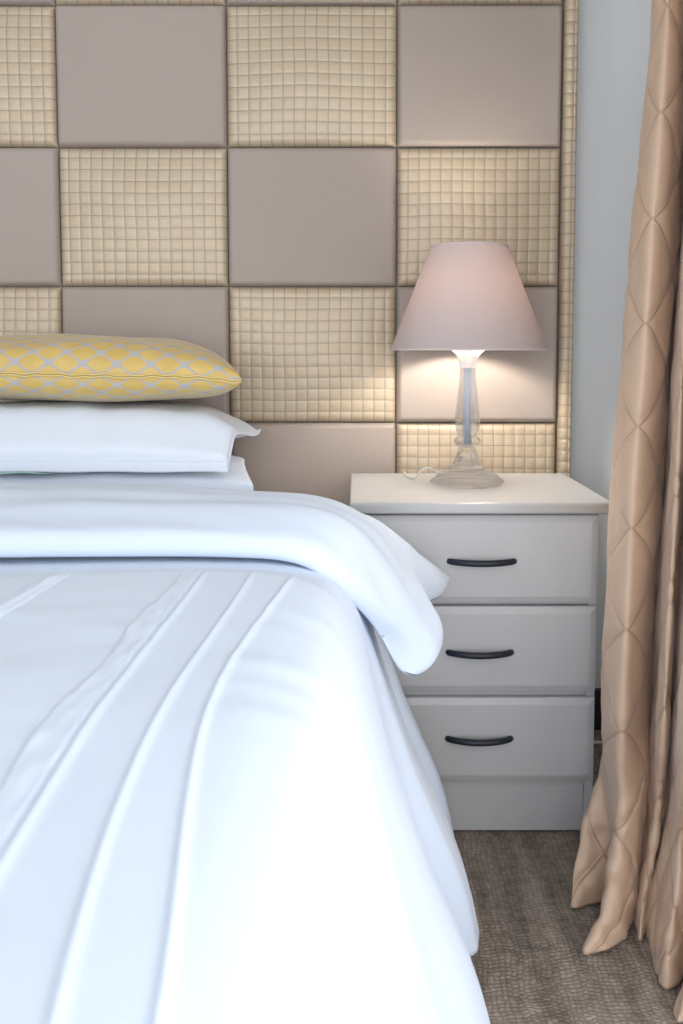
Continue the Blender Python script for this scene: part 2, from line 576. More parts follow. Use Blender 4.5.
def strip(p0, p1, axis, wdt):
    """half round quilted border: axis 'z' vertical from z=p0..p1 at x = wdt[0]..wdt[1]"""
    L = p1 - p0
    n = max(2, int(round(L / 0.0275)))
    t = np.linspace(0, 1, n * 6 + 1)
    a = np.linspace(0, 1, 17)
    A, T_ = np.meshgrid(a, t)
    h = 0.030 * np.clip(1 - np.abs(2 * A - 1) ** 3.5, 0, 1) ** 0.5
    cells = np.interp(A, [0, 0.62, 1.0], [0, 1, 2])
    fu = 2 * (cells - np.floor(np.minimum(cells, 1.999))) - 1
    v = T_ * n
    fv = 2 * (v - np.floor(np.minimum(v, n - 1e-6))) - 1
    puff = (1 - np.abs(fu) ** 5) * (1 - np.abs(fv) ** 5)
    h = h + 0.0030 * (puff - 1) * np.clip(h / 0.01, 0, 1)
    w = wdt[0] + A * (wdt[1] - wdt[0])
    l = p0 + T_ * L
    if axis == 'z':
        V = np.stack([w, HB_Y - 0.0005 - h, l], -1)
    else:
        V = np.stack([l, HB_Y - 0.0005 - h, w], -1)
    return V, np.stack([cells, v], -1)
V, uv = strip(0.04, 2.19, 'z', (0.4985, 0.5345)); grid_mesh('border_strip', V, M_GOLD, hb, uv=uv)
V, uv = strip(0.04, 2.19, 'z', (-2.2145, -2.2505)); grid_mesh('border_strip', V, M_GOLD, hb, uv=uv, flip=True)
V, uv = strip(-2.21, 0.496, 'x', (2.128, 2.190)); grid_mesh('border_strip', V, M_GOLD, hb, uv=uv, flip=True)

# ------------------------------------------------------------------ bed
bed = thing('bed', 'double bed with divan base and mattress under the white bedding, in front of the headboard', 'bed', (-0.86, D(1.1), 0))
bm = bmesh.new(); box(bm, -1.58, -0.15, D(0.22), D(2.06), 0.03, 0.36, 0.02, 3); bm_fin('divan_base', bm, M_MATT, bed, True)
bm = bmesh.new(); box(bm, -1.60, -0.13, D(0.20), D(2.07), 0.361, 0.632, 0.05, 4); bm_fin('mattress', bm, M_MATT, bed, True)
for sx in (-1.52, -0.22):
    for dd in (0.32, 1.95):
        lathe('leg', [(0.018, FZ), (0.022, FZ + 0.003), (0.026, 0.03)], (sx, D(dd)), M_HANDLE, bed, 16)

# duvet ---------------------------------------------------------------
BC = -0.865                        # centre line of the bed
duv = thing('duvet', 'white pintucked duvet covering the bed, its folded-back end drooping beside the nightstand', 'duvet', (BC, D(1.0), 0))
prof = [(-0.865, 0.690), (-0.60, 0.690), (-0.35, 0.690), (-0.20, 0.690), (-0.12, 0.6895), (-0.07, 0.683), (-0.030, 0.664), (-0.004, 0.622),
        (0.012, 0.570), (0.028, 0.510), (0.047, 0.443), (0.066, 0.385), (0.086, 0.325), (0.112, 0.262), (0.139, 0.198), (0.160, 0.135), (0.176, 0.062)]
PR = cr(np.array(prof), 1600)
seg = np.concatenate([[0], np.cumsum(np.linalg.norm(np.diff(PR, axis=0), axis=1))])
LTOT = seg[-1]
# denser samples between X = -0.26 and -0.05, where the tucks run
s_of = lambda x: np.interp(x, PR[:900, 0], seg[:900])
sa, sb = s_of(-0.42), s_of(-0.05)
us = np.concatenate([np.linspace(0, sa, 26)[:-1], np.linspace(sa, sb, 300)[:-1], np.linspace(sb, LTOT, 96)])
UX, UZ = np.interp(us, seg, PR[:, 0]), np.interp(us, seg, PR[:, 1])
dv = np.concatenate([np.linspace(-0.50, 0.10, 18)[:-1], np.linspace(0.10, 1.58, 250)])   # below 0.14 the cloth turns down over the foot
DD = np.where(dv < 0.14, 0.14 - 0.06 * (1 - np.exp(-(0.14 - dv) / 0.06)), dv)
DROP = np.where(dv < 0.14, np.maximum(0.14 - dv - 0.02, 0), 0)
Xg = np.repeat(UX[None, :], len(dv), 0)
Zg = np.repeat(UZ[None, :], len(dv), 0)
Dg = np.repeat(DD[:, None], len(us), 1)
Sg = np.repeat(us[None, :], len(dv), 0)
side = sstep(0.60, 0.10, Zg)                 # 0 on top, 1 near the hem
# hem swing: broad folds of the hanging cloth
hem_d = [-0.5, 0.2, 0.45, 0.70, 0.88, 1.00, 1.10, 1.175, 1.215, 1.245, 1.27, 1.31, 1.40, 1.475, 1.52, 1.545, 1.58]
hem_x = [0.0, 0.004, -0.012, 0.008, -0.006, 0.004, 0.000, -0.026, -0.046, -0.020, 0.020, 0.026, 0.006, -0.016, -0.026, 0.008, 0.012]
swing = np.interp(Dg, hem_d, hem_x)
ker = np.exp(-0.5 * (np.arange(-4, 5) / 0.9) ** 2); ker /= ker.sum()
swing = np.apply_along_axis(lambda c: np.convolve(np.pad(c, 4, mode='edge'), ker, 'valid'), 0, swing)
Xg = Xg + side * swing
# undulating hem height
Zg = Zg + side * (0.012 * np.sin(Dg * 14.0) - 0.004)
# rise in front of the turned down band
Zg = Zg - (1 - side) * 0.014 * sstep(1.05, 1.12, Dg + 0.025 * np.sin(Xg * 7)) * sstep(0.05, -0.1, Xg)
# pintucks: A, B, C run along the bed
tA = np.interp(Dg, [0.2, .342, .424, .548, .70, .824, .96, 1.023, 1.2], [-0.070, -.0835, -.0947, -.1081, -.1161, -.1119, -.096, -.078, -0.07])
tB = np.interp(Dg, [0.2, .342, .424, .5355, .679, .796, .904, 1.0, 1.2], [-.118, -.1273, -.1356, -.1472, -.1571, -.1458, -.1332, -.1318, -.13])
tC = np.interp(Dg, [0.2, .45, .607, .70, .824, .96, 1.046, 1.2], [-.18, -.1922, -.1987, -.2032, -.1995, -.1864, -.1904, -.19])
def tuck(x0, w=0.0030, lean=0.6):
    q = (Xg - x0) / w
    return np.where(q < 0, np.exp(-(q / lean) ** 2), np.exp(-(q / 1.5) ** 2))
ontop = sstep(1.10, 1.03, Dg) * (Zg > 0.62)
def smooth_col(t):
    c = np.polyfit(DD[dv > 0.3], t[dv > 0.3, 0], 5)
    return np.repeat(np.polyval(c, np.clip(DD, 0.3, 1.2))[:, None], t.shape[1], 1)
tA, tB, tC = smooth_col(tA), smooth_col(tB), smooth_col(tC)
H = 0.0029 * tuck(tA) + 0.0029 * tuck(tB) + 0.0029 * tuck(tC)
wob = vnoise(np.stack([Xg, Dg, Zg * 0], -1), (90, 38, 1), 3.1)
band = ((Xg < tC - 0.006) & (Xg > tC - 0.030 - 0.004 * np.sin(Dg * 23)))
H = H + band * (0.0022 + 0.0012 * wob)
tL = tC - 0.168 + 0.012 * np.sin(Dg * 6)
band2 = ((Xg < tL) & (Xg > tL - 0.026))
H = H + band2 * (0.0022 + 0.0014 * wob) + 0.003 * tuck(tL - 0.012, 0.004)
Zg = Zg + H * ontop
# little gathers running across beside the outer tuck, longer soft waves elsewhere
W = np.stack([Xg, Dg, Zg * 0], -1)
g1 = vnoise(W, (5, 26, 1), 9.7)
near = sstep(-0.14, -0.085, Xg) * sstep(0.06, -0.03, Xg) * sstep(0.5, 0.75, Dg) * sstep(1.08, 0.98, Dg)
Zg = Zg + 0.0026 * g1 * near
near2 = sstep(-0.55, -0.30, Xg) * sstep(-0.16, -0.21, Xg) * sstep(0.40, 0.60, Dg) * sstep(1.08, 0.98, Dg)
Zg = Zg + 0.0022 * vnoise(W, (9, 20, 1), 2.2) * near2
soft = vnoise(W, (2.6, 4.2, 1), 5.5)
Zg = Zg + 0.005 * soft * (1 - side)
sw = vnoise(np.stack([Sg, Dg, Zg * 0], -1), (2.0, 9.0, 1), 14.0)
Xg = Xg + 0.012 * sw * sstep(0.62, 0.35, Zg) * (1 - 0.6 * sstep(1.35, 1.5, Dg))
Zg = np.maximum(Zg - DROP[:, None], 0.035 + 0.0 * Zg)
VR = np.stack([Xg, D(Dg), Zg], -1)
VL = VR[:, ::-1].copy()
VL[..., 0] = 2 * BC - VL[..., 0]
V = np.concatenate([VL[:, :-1], VR], 1)
o = grid_mesh('cover', V, M_LINEN, duv)
md = o.modifiers.new('thickness', 'SOLIDIFY'); md.thickness = 0.010; md.offset = -1.0
if (o.data.polygons[1000].normal.z < 0):
    o.data.flip_normals()

# turned down band ------------------------------------------------------
rows = [
    (0.00, [(-.865, .694), (-.60, .694), (-.36, .696), (-.18, .697), (-.085, .692), (-.035, .666), (0.002, .622), (.034, .575), (.048, .535), (.066, .488)], 1.165, 1.285),
    (0.10, [(-.865, .700), (-.60, .700), (-.36, .702), (-.18, .703), (-.085, .697), (-.032, .672), (0.010, .626), (.042, .576), (.070, .525), (.094, .473)], 1.19, 1.295),
    (0.30, [(-.865, .716), (-.60, .716), (-.36, .718), (-.18, .718), (-.080, .712), (-.022, .692), (0.026, .645), (.058, .594), (.092, .543), (.119, .484)], 1.28, 1.335),
    (0.60, [(-.865, .722), (-.60, .720), (-.36, .714), (-.18, .705), (-.080, .698), (-.020, .681), (0.025, .655), (.058, .612), (.086, .568), (.104, .520)], 1.42, 1.47),
    (0.84, [(-.865, .720), (-.60, .717), (-.36, .708), (-.18, .693), (-.083, .684), (-.022, .671), (0.033, .646), (.082, .605), (.126, .562), (.158, .522)], 1.52, 1.56),
    (1.00, [(-.865, .716), (-.60, .711), (-.36, .698), (-.18, .680), (-.085, .670), (-.025, .659), (0.035, .640), (.092, .608), (.142, .574), (.184, .545)], 1.58, 1.62),
]
NU, NW = 230, 48
R = np.array([cr(np.array(r[1]), NU) for r in rows])          # (4, NU, 2)
dflat = np.array([r[2] for r in rows]); dend = np.array([r[3] for r in rows])
wk = np.array([r[0] for r in rows])
wv = np.linspace(0, 1, NW)
Rw = np.zeros((NW, NU, 2))
seq = cr(np.concatenate([wk[:, None], R.reshape(len(rows), -1), dflat[:, None], dend[:, None]], 1), 200)
for j in range(NW):
    i = np.searchsorted(seq[:, 0], wv[j]); i = min(max(i, 1), 199)
    f = (wv[j] - seq[i - 1, 0]) / (seq[i, 0] - seq[i - 1, 0])
    rr = seq[i - 1] * (1 - f) + seq[i] * f
    Rw[j] = rr[1:-2].reshape(NU, 2)
    wv_d = rr[-2:]
    if j == 0:
        DW = []
    DW.append(wv_d)
DW = np.array(DW)
ug = np.linspace(0, 1, NU)
hang = sstep(0.50, 1.0, ug)
Yd = DW[:, :1] * (1 - hang[None, :]) + DW[:, 1:] * hang[None, :]
Tn = np.gradient(Rw, axis=1); Tn /= np.linalg.norm(Tn, axis=2)[..., None]
Nn = np.stack([-Tn[..., 1], Tn[..., 0]], -1)
half = 0.030 * np.clip(1 - np.abs(2 * wv - 1) ** 2.3, 0, 1)[:, None] ** 0.5
endt = np.sqrt(np.clip(1 - ((ug - 0.925) / 0.075).clip(0) ** 2.4, 0, 1))[None, :]
far_thin = 1 - 0.55 * (sstep(0.45, 1.0, wv)[:, None] * sstep(0.55, 0.95, ug)[None, :])
half = half * endt * far_thin
P3 = np.stack([Rw[..., 0], Yd, Rw[..., 1]], -1)
wr1 = vnoise(P3, (2.4, 17, 5), 21.0)        # long creases running along the band
wr2 = vnoise(P3, (13, 9, 13), 4.0)
wr3 = vnoise(P3 + np.stack([0 * P3[..., 0], 0.25 * P3[..., 0], 0 * P3[..., 0]], -1), (4.0, 40, 6), 33.0)
wr4 = vnoise(P3, (30, 16, 22), 51.0)
am = 0.011 * (1 - 0.3 * hang[None, :])
edgefade = np.clip(1 - np.abs(2 * wv - 1) ** 6, 0, 1)[:, None]
disp = (am * wr1 + 0.0035 * wr3 + 0.012 * wr2 * sstep(0.45, 0.75, ug)[None, :] + 0.005 * wr4 * sstep(0.6, 0.9, ug)[None, :]) * edgefade
top = np.stack([Rw[..., 0] + Nn[..., 0] * (half + disp), D(Yd), Rw[..., 1] + Nn[..., 1] * (half + disp)], -1)
bot = np.stack([Rw[..., 0] - Nn[..., 0] * half * 0.95, D(Yd), Rw[..., 1] - Nn[..., 1] * half * 0.95], -1)
# front edge and end waver a little
wav = 0.010 * np.sin(ug * 9.0)[None, :] * (1 - wv[:, None]) ** 2
top[..., 1] += wav; bot[..., 1] += wav
loopR = np.concatenate([top, bot[::-1][1:-1]], 0)             # around the section
VLp = loopR[:, ::-1].copy(); VLp[..., 0] = 2 * BC - VLp[..., 0]
loop = np.concatenate([VLp[:, :-1], loopR], 1)
o = grid_mesh('turned_down_band', loop, M_LINEN, duv, close_v=True)
bm = bmesh.new(); bm.from_mesh(o.data); bmesh.ops.remove_doubles(bm, verts=bm.verts, dist=0.0004); bmesh.ops.recalc_face_normals(bm, faces=bm.faces); bm.to_mesh(o.data); bm.free(); o.data.shade_smooth()
md = o.modifiers.new('soften', 'SMOOTH'); md.factor = 0.5; md.iterations = 6

# pillows -------------------------------------------------------------------
def pillow(xr, length, dfront, depth, zmid, up, dn, p=0.35, ear=0.05, zf=None, n=(90, 54), wr=0.005, seed=0.0, wsc=(9, 9, 9), taper=0.0, shear=0.17, zmin=None):
    """soft cushion; xr = right tip X; zf(s,t) lowers/raises the seam; returns top and bottom grids, uv"""
    a, b = length / 2, depth / 2
    cx, cd = xr - a, dfront + b
    s = np.sin(np.linspace(-np.pi / 2, np.pi / 2, n[0])); s = np.sign(s) * np.abs(s) ** 0.9
    t = np.sin(np.linspace(-np.pi / 2, np.pi / 2, n[1]))
    S, T = np.meshgrid(s, t)
    X = cx + a * S * (1 - ear * (1 - T ** 2) * np.abs(S) ** 3)
    Dp = cd + b * T * (1 - ear * 1.3 * (1 - S ** 2) * np.abs(T) ** 3)
    X = X - shear * (Dp - dfront)
    hgt = np.clip((1 - S ** 2), 0, 1) ** p * np.clip((1 - T ** 2), 0, 1) ** p
    zm = zmid + (zf(S, T) if zf else 0)
    # taper > 0: the far right corner thins out evenly into a flat pointed ear
    ear_w = taper * sstep(-0.85, -0.2, T)
    lim_u = 0.25 * (1 - S) + 0.0008
    lim_d = 0.14 * (1 - S) + 0.0008
    hu, hd = up * hgt, dn * hgt
    hu = hu * (1 - ear_w) + np.minimum(hu, lim_u) * ear_w
    hd = hd * (1 - ear_w) + np.minimum(hd, lim_d) * ear_w
    base = np.stack([X, Dp, zm + 0 * X], -1)
    nz = vnoise(base, wsc, seed) * wr * np.clip(hgt * 1.4, 0, 1)
    top = np.stack([X, D(Dp), zm + hu + nz * np.clip((1 - S) * 6, 0, 1)], -1)
    bot = np.stack([X, D(Dp), zm - hd - nz * 0.4 * np.clip((1 - S) * 6, 0, 1)], -1)
    if zmin is not None:
        bot[..., 2] = np.maximum(bot[..., 2], np.minimum(zmin, zm))
    arc = np.concatenate([np.zeros((1, n[0])), np.cumsum(np.linalg.norm(np.diff(top[..., 1:], axis=0), axis=2), 0)], 0)
    return top, bot, np.stack([X, arc], -1), S, T

def pillow_obj(name, mat, parent, **k):
    top, bot, uv, S, T = pillow(**k)
    V = np.concatenate([top, bot[::-1]], 0)
    UV = np.concatenate([uv, uv[::-1] * np.array([1, -1])], 0)
    o = grid_mesh(name, V, mat, parent, uv=UV)
    bm = bmesh.new(); bm.from_mesh(o.data)
    bmesh.ops.remove_doubles(bm, verts=bm.verts, dist=0.0002)
    bmesh.ops.recalc_face_normals(bm, faces=bm.faces)
    bm.to_mesh(o.data); bm.free(); o.data.shade_smooth()
    return o, top

# lower white pillow, mostly hidden by the band and the pillow above
pl = thing('bed_pillow', 'lower white pillow squeezed under the other two, its end showing beside the headboard', 'pillow', (-0.56, D(1.86), 0.66))
pillow_obj('pillowcase', M_PCASE, pl, xr=-0.196, length=0.72, dfront=1.655, depth=0.40, zmid=0.708, up=0.034, dn=0.072, p=0.22, ear=0.015, wr=0.006, seed=1.0)
rib = [(-0.93 + 0.0105 * i, D(1.60 + 0.002 * math.sin(i * .4)), 0.7445 + 0.0015 * math.sin(i * 0.7)) for i in range(36)]
tube('piping', rib, [0.0022] * 30 + [0.002, 0.0018, 0.0015, 0.001, 0.0006, 0.0003], M_GREEN, pl, 8, 'sea green piping')

# middle white pillow with a flanged border
pm = thing('bed_pillow', 'plump white pillow with a pointed flange corner, lying directly beneath the yellow cushion', 'pillow', (-0.6, D(1.86), 0.75))
def zf_mid(S, T):
    front = sstep(-0.55, -1.0, T)
    return -0.046 * front - 0.025 * sstep(0.6, 1.0, S) * sstep(-0.6, 0.8, T)
ob, tp = pillow_obj('pillowcase', M_PCASE, pm, xr=-0.246, length=0.74, dfront=1.645, depth=0.41, zmid=0.806, up=0.058, dn=0.056, p=0.24, ear=0.0, zmin=0.7480, shear=-0.035, taper=1.0, zf=zf_mid, wr=0.007, seed=6.0, wsc=(13, 7, 5))
# flange: walks round the seam
edge = np.concatenate([tp[0, :-1], tp[:-1, -1], tp[-1, :0:-1], tp[:0:-1, 0]], 0)
cen = np.array([tp[..., 0].mean(), tp[..., 1].mean()])
ne = len(edge)
sn = np.concatenate([np.linspace(-1, 1, tp.shape[1])[:-1], np.ones(tp.shape[0] - 1), np.linspace(1, -1, tp.shape[1])[:-1], -np.ones(tp.shape[0] - 1)])
cxm, aa = -0.246 - 0.37, 0.37
cdm, bb_ = 1.645 + 0.205, 0.205
fl = []
for kx in np.linspace(0, 1, 7):
    P_ = edge.copy()
    S_ = (edge[:, 0] - 0.035 * (edge[:, 1] - CAM_Y - 1.645) - cxm) / aa
    T_ = (edge[:, 1] - CAM_Y - cdm) / bb_
    ex = np.sign(S_) * sstep(0.955, 1.0, np.abs(S_))
    ey = np.sign(T_) * sstep(0.90, 1.0, np.abs(T_))
    cornerf = np.abs(ex) * np.abs(ey)
    back = np.clip((T_ + 1) / 2, 0, 1)
    wdt = 0.002 + 0.005 * back ** 2
    P_[:, 0] += ex * wdt * kx
    front = sstep(0.0, -0.6, ey)
    P_[:, 1] += ey * (0.010 * kx * (1 - front) + front * (0.004 * np.sqrt(kx)))
    P_[:, 2] += front * (-0.020 * kx) + (1 - front) * (0.004 * kx * cornerf) - 0.004 * kx * np.abs(ex) * (1 - cornerf)
    P_[:, 2] += 0.0008 * np.sin(P_[:, 0] * 37) * kx
    fl.append(P_)
o = grid_mesh('flange', np.array(fl), M_PCASE, pm, close_u=True)
md = o.modifiers.new('thickness', 'SOLIDIFY'); md.thickness = 0.003; md.offset = 0

# yellow cushion on top
py = thing('cushion', 'yellow satin cushion woven with a grey lattice, lying on top of the white pillows', 'cushion', (-0.52, D(1.86), 0.87))
def zf_y(S, T):
    return 0.006 * sstep(0.4, -0.6, S) - 0.008 * sstep(0.6, 1, S)
ob, tpy = pillow_obj('cushion_cover', M_YEL, py, xr=-0.219, length=0.66, dfront=1.665, depth=0.39, zmid=0.922, up=0.081, dn=0.060, p=0.30, zmin=0.8680, ear=0.055, zf=zf_y, wr=0.007, seed=11.0, n=(130, 70), wsc=(10, 10, 10))
fe = tpy[0]
pth = np.stack([fe[:, 0], fe[:, 1] - 0.002, fe[:, 2] + 0.0012 * np.sin(fe[:, 0] * 140) + 0.0012 * np.sin(fe[:, 0] * 61)], -1)
for dz in (0.0024, -0.0024):
    q = pth.copy(); q[:, 2] += dz
    tube('seam_ruffle', q, 0.0021 * np.minimum(1, np.minimum(np.arange(len(q)), np.arange(len(q))[::-1]) / 5 + 0.25), M_YEDGE, py, 8)

# ------------------------------------------------------------------ nightstand
ns = thing('nightstand', 'off-white three-drawer nightstand with black bow handles, standing beside the bed', 'nightstand', (0.24, D(1.88), 0))
DF = 1.679
bm = bmesh.new()
box(bm, 0.002, 0.018, D(DF + 0.016), D(2.065), FZ, 0.655, 0.0015, 1)       # side panels reach the floor
box(bm, 0.464, 0.4815, D(DF + 0.016), D(2.065), FZ, 0.655, 0.0015, 1)
box(bm, 0.018, 0.464, D(2.055), D(2.065), 0.02, 0.655)
box(bm, 0.018, 0.464, D(DF + 0.018), D(2.055), 0.095, 0.107)
box(bm, 0.018, 0.464, D(DF + 0.020), D(DF + 0.05), 0.280, 0.292)
box(bm, 0.018, 0.464, D(DF + 0.020), D(DF + 0.05), 0.466, 0.472)
box(bm, 0.018, 0.464, D(DF + 0.018), D(2.055), 0.640, 0.655)
bm_fin('carcass', bm, M_CAB, ns)
bm = bmesh.new(); box(bm, 0.0185, 0.4635, D(DF + 0.019), D(DF + 0.040), FZ + 0.005, 0.0945, 0.001, 1); bm_fin('plinth', bm, M_CAB, ns)
# top board with a moulded edge
bm = bmesh.new(); box(bm, -0.010, 0.5030, D(1.658), D(2.070), 0.6553, 0.678, 0.0)
es = [e for e in bm.edges if all(v.co.z > 0.67 for v in e.verts)]
bmesh.ops.bevel(bm, geom=es, offset=0.007, segments=4, profile=0.6, affect='EDGES')
es = [e for e in bm.edges if all(v.co.z < 0.656 for v in e.verts)]
bmesh.ops.bevel(bm, geom=es, offset=0.004, segments=2, profile=0.5, affect='EDGES')
o = bm_fin('top_board', bm, M_CAB, ns)
md = o.modifiers.new('n', 'WEIGHTED_NORMAL')
def drawer(z0, z1, hz, hx0, hx1, words):
    x0, x1 = 0.004, 0.4790
    y = D(DF)
    # routed edge: outline steps back towards the rim
    rings = [(0.0, 0.018), (0.0, 0.0062), (0.0012, 0.0050), (0.0095, 0.0016), (0.0125, 0.0003), (0.0145, 0.0)]
    V = []
    for ins, dep in rings:
        V.append([(x0 + ins, y + dep, z0 + ins), (x1 - ins, y + dep, z0 + ins), (x1 - ins, y + dep, z1 - ins), (x0 + ins, y + dep, z1 - ins)])
    V = np.array(V)
    bm = bmesh.new()
    vs = [[bm.verts.new(p) for p in r] for r in V]
    for i in range(len(vs) - 1):
        for j in range(4):
            bm.faces.new((vs[i][j], vs[i][(j + 1) % 4], vs[i + 1][(j + 1) % 4], vs[i + 1][j]))
    bm.faces.new(vs[-1]); bm.faces.new(vs[0][::-1])
    dr = bm_fin('drawer', bm, M_CAB, ns)
    # bow handle
    t = np.linspace(0, 1, 33)
    bow = np.sin(np.pi * t) ** 0.62
    xs = hx0 + (hx1 - hx0) * t
    path = np.stack([xs, y + 0.002 - 0.021 * bow, hz - 0.0005 * np.sin(np.pi * t)], -1)
    rad = 0.0060 + 0.0006 * np.sin(np.pi * t)
    Vh = tube_V(path, rad, 14)
    grid_mesh('handle', Vh, M_HANDLE, dr, close_u=True, caps=True, label='black metal bow handle')
    return dr
drawer(0.4735, 0.6485, 0.5580, 0.185, 0.3145, 'top')
drawer(0.2935, 0.4655, 0.3745, 0.184, 0.3110, 'middle')
drawer(0.1090, 0.2800, 0.1985, 0.184, 0.3120, 'bottom')

# ------------------------------------------------------------------ lamp
LX, LY, LZ = 0.2485, D(1.905), 0.6782
lamp = thing('table_lamp', 'lit glass table lamp with a dusty pink tapered shade, standing on the nightstand', 'lamp', (LX, LY, LZ))
K = 0.000344
def pz(y):                    # photo rows of the glass stem to height above the table top
    return LZ + (935 - y) * K
def facet(n, amt):
    def f(a, z):
        ph = (a * n / (2 * np.pi)) % 1.0
        return 1 - amt * (1 - np.abs(2 * ph - 1)) ** 2 * 1.0
    return f
base_prof = [(228, 934.5), (238, 930), (240, 918), (232, 908), (214, 896), (196, 880), (184, 868), (170, 862), (150, 859), (126, 857), (122, 850), (122, 840), (112, 828), (96, 806), (82, 782), (68, 750), (59, 718), (57, 698)]
base_prof = [(0.001, pz(934.5))] + [(r * K, pz(y)) for r, y in base_prof] + [(0.001, pz(697))]
lathe('glass_foot', base_prof, (LX, LY), M_GLASS, lamp, 20, radial=lambda a, z: 1 - 0.05 * (np.round(a * 20 / (2 * np.pi)) % 2), flat=True)
knob = [(0.001, pz(697)), (60 * K, pz(697)), (74 * K, pz(684)), (87 * K, pz(664)), (84 * K, pz(650)), (70 * K, pz(634)), (62 * K, pz(624)), (0.001, pz(623.5))]
lathe('glass_knop', knob, (LX, LY), M_GLASS, lamp, 12, flat=True)
col_p = [(62, 623), (66, 608), (74, 588), (81, 558), (82, 522), (77, 470), (70, 420), (63, 350), (56, 290), (52, 240), (50, 190)]
col_p = [(0.001, pz(623))] + [(r * K, pz(y)) for r, y in col_p] + [(0.001, pz(189.5))]
lathe('glass_column', col_p, (LX, LY), M_GLASS, lamp, 10, flat=True)
cup = [(56, 189), (57, 165), (62, 135), (76, 108), (98, 88), (112, 74), (112, 62)]
cup = [(0.001, pz(189))] + [(r * K, pz(y)) for r, y in cup] + [(0.001, pz(61))]
lathe('glass_cup', cup, (LX, LY), M_FROST, lamp, 80, radial=facet(10, 0.05), label='frosted white glass cup')
lathe('steel_rod', [(0.0075, pz(680)), (0.0075, pz(192))], (LX, LY), M_ROD, lamp, 20)
ztop = pz(61)
lathe('bulb_holder', [(0.011, ztop + 0.0002), (0.012, ztop + 0.01), (0.012, ztop + 0.05), (0.012, ztop + 0.055)], (LX, LY), M_CORD, lamp, 24)
bz = ztop + 0.056
lathe('bulb', [(0.010, bz), (0.012, bz + 0.012), (0.022, bz + 0.032), (0.028, bz + 0.052), (0.026, bz + 0.070), (0.016, bz + 0.083), (0.002, bz + 0.087)], (LX, LY), M_BULB, lamp, 32)
# shade: thin cloth cone with rolled rims, open top and bottom
zs0, zs1, r0, r1 = 0.9745, 1.1965, 0.1705, 0.0840
tt = np.linspace(0, 1, 24)
pr = [(r0 + (r1 - r0) * t, zs0 + (zs1 - zs0) * t) for t in tt]
lathe('lamp_shade', pr, (LX, LY), M_SHADE, lamp, 96, caps=False)
a = np.linspace(0, 2 * np.pi, 97)
for rr, zz in ((r0, zs0), (r1, zs1)):
    ring = np.stack([LX + rr * np.cos(a), LY + rr * np.sin(a), np.full_like(a, zz)], -1)
    grid_mesh('shade_rim', tube_V(ring, 0.0022, 8)[:-1], M_SHADETRIM, lamp, close_u=True, close_v=True)
# spider ring that carries the shade
bm = bmesh.new()
for q in range(3):
    an = q * 2 * math.pi / 3 + 0.5
    p0 = Vector((LX + 0.017 * math.cos(an), LY + 0.017 * math.sin(an), ztop + 0.045))
    p1 = Vector((LX + (r0 - 0.022) * math.cos(an), LY + (r0 - 0.022) * math.sin(an), zs0 + 0.05))
    Vt = tube_V([tuple(p0.lerp(p1, i / 4)) for i in range(5)], 0.0015, 6)
    vv = [[bm.verts.new(p) for p in r] for r in Vt]
    for i in range(4):
        for j in range(6):
            bm.faces.new((vv[i][j], vv[i][(j + 1) % 6], vv[i + 1][(j + 1) % 6], vv[i + 1][j]))
bm_fin('shade_carrier', bm, M_ROD, lamp, True)
cp = cr(np.array([(LX - 0.045, LY + 0.045, LZ + 0.016), (LX - 0.066, LY + 0.042, LZ + 0.020), (LX - 0.080, LY + 0.030, LZ + 0.030), (LX - 0.098, LY + 0.030, LZ + 0.026), (LX - 0.110, LY + 0.050, LZ + 0.006),
                  (LX - 0.125, LY + 0.085, LZ + 0.0026), (LX - 0.130, LY + 0.130, LZ + 0.0026), (LX - 0.130, LY + 0.152, LZ + 0.0026)]), 60)
tube('power_cord', cp, 0.0022, M_CORD, lamp, 8)

# cable on the carpet behind the nightstand
cb = cr(np.array([(0.50, D(2.115), FZ + 0.0043), (0.57, D(2.10), FZ + 0.0043), (0.63, D(2.10), FZ + 0.0043), (0.70, D(2.13), FZ + 0.0043)]), 40)
tag(tube('cable', cb, 0.004, M_CORD, None, 8), 'thin white cable lying on the carpet in the gap between nightstand and curtain', 'cable')

# ------------------------------------------------------------------ curtain
def fwd(d, z):
    return d * math.cos(TILT) - (z - CAM_Z) * math.sin(TILT)
def wx(px, d, z):
    return (px - CX) / FPX * fwd(d, z)
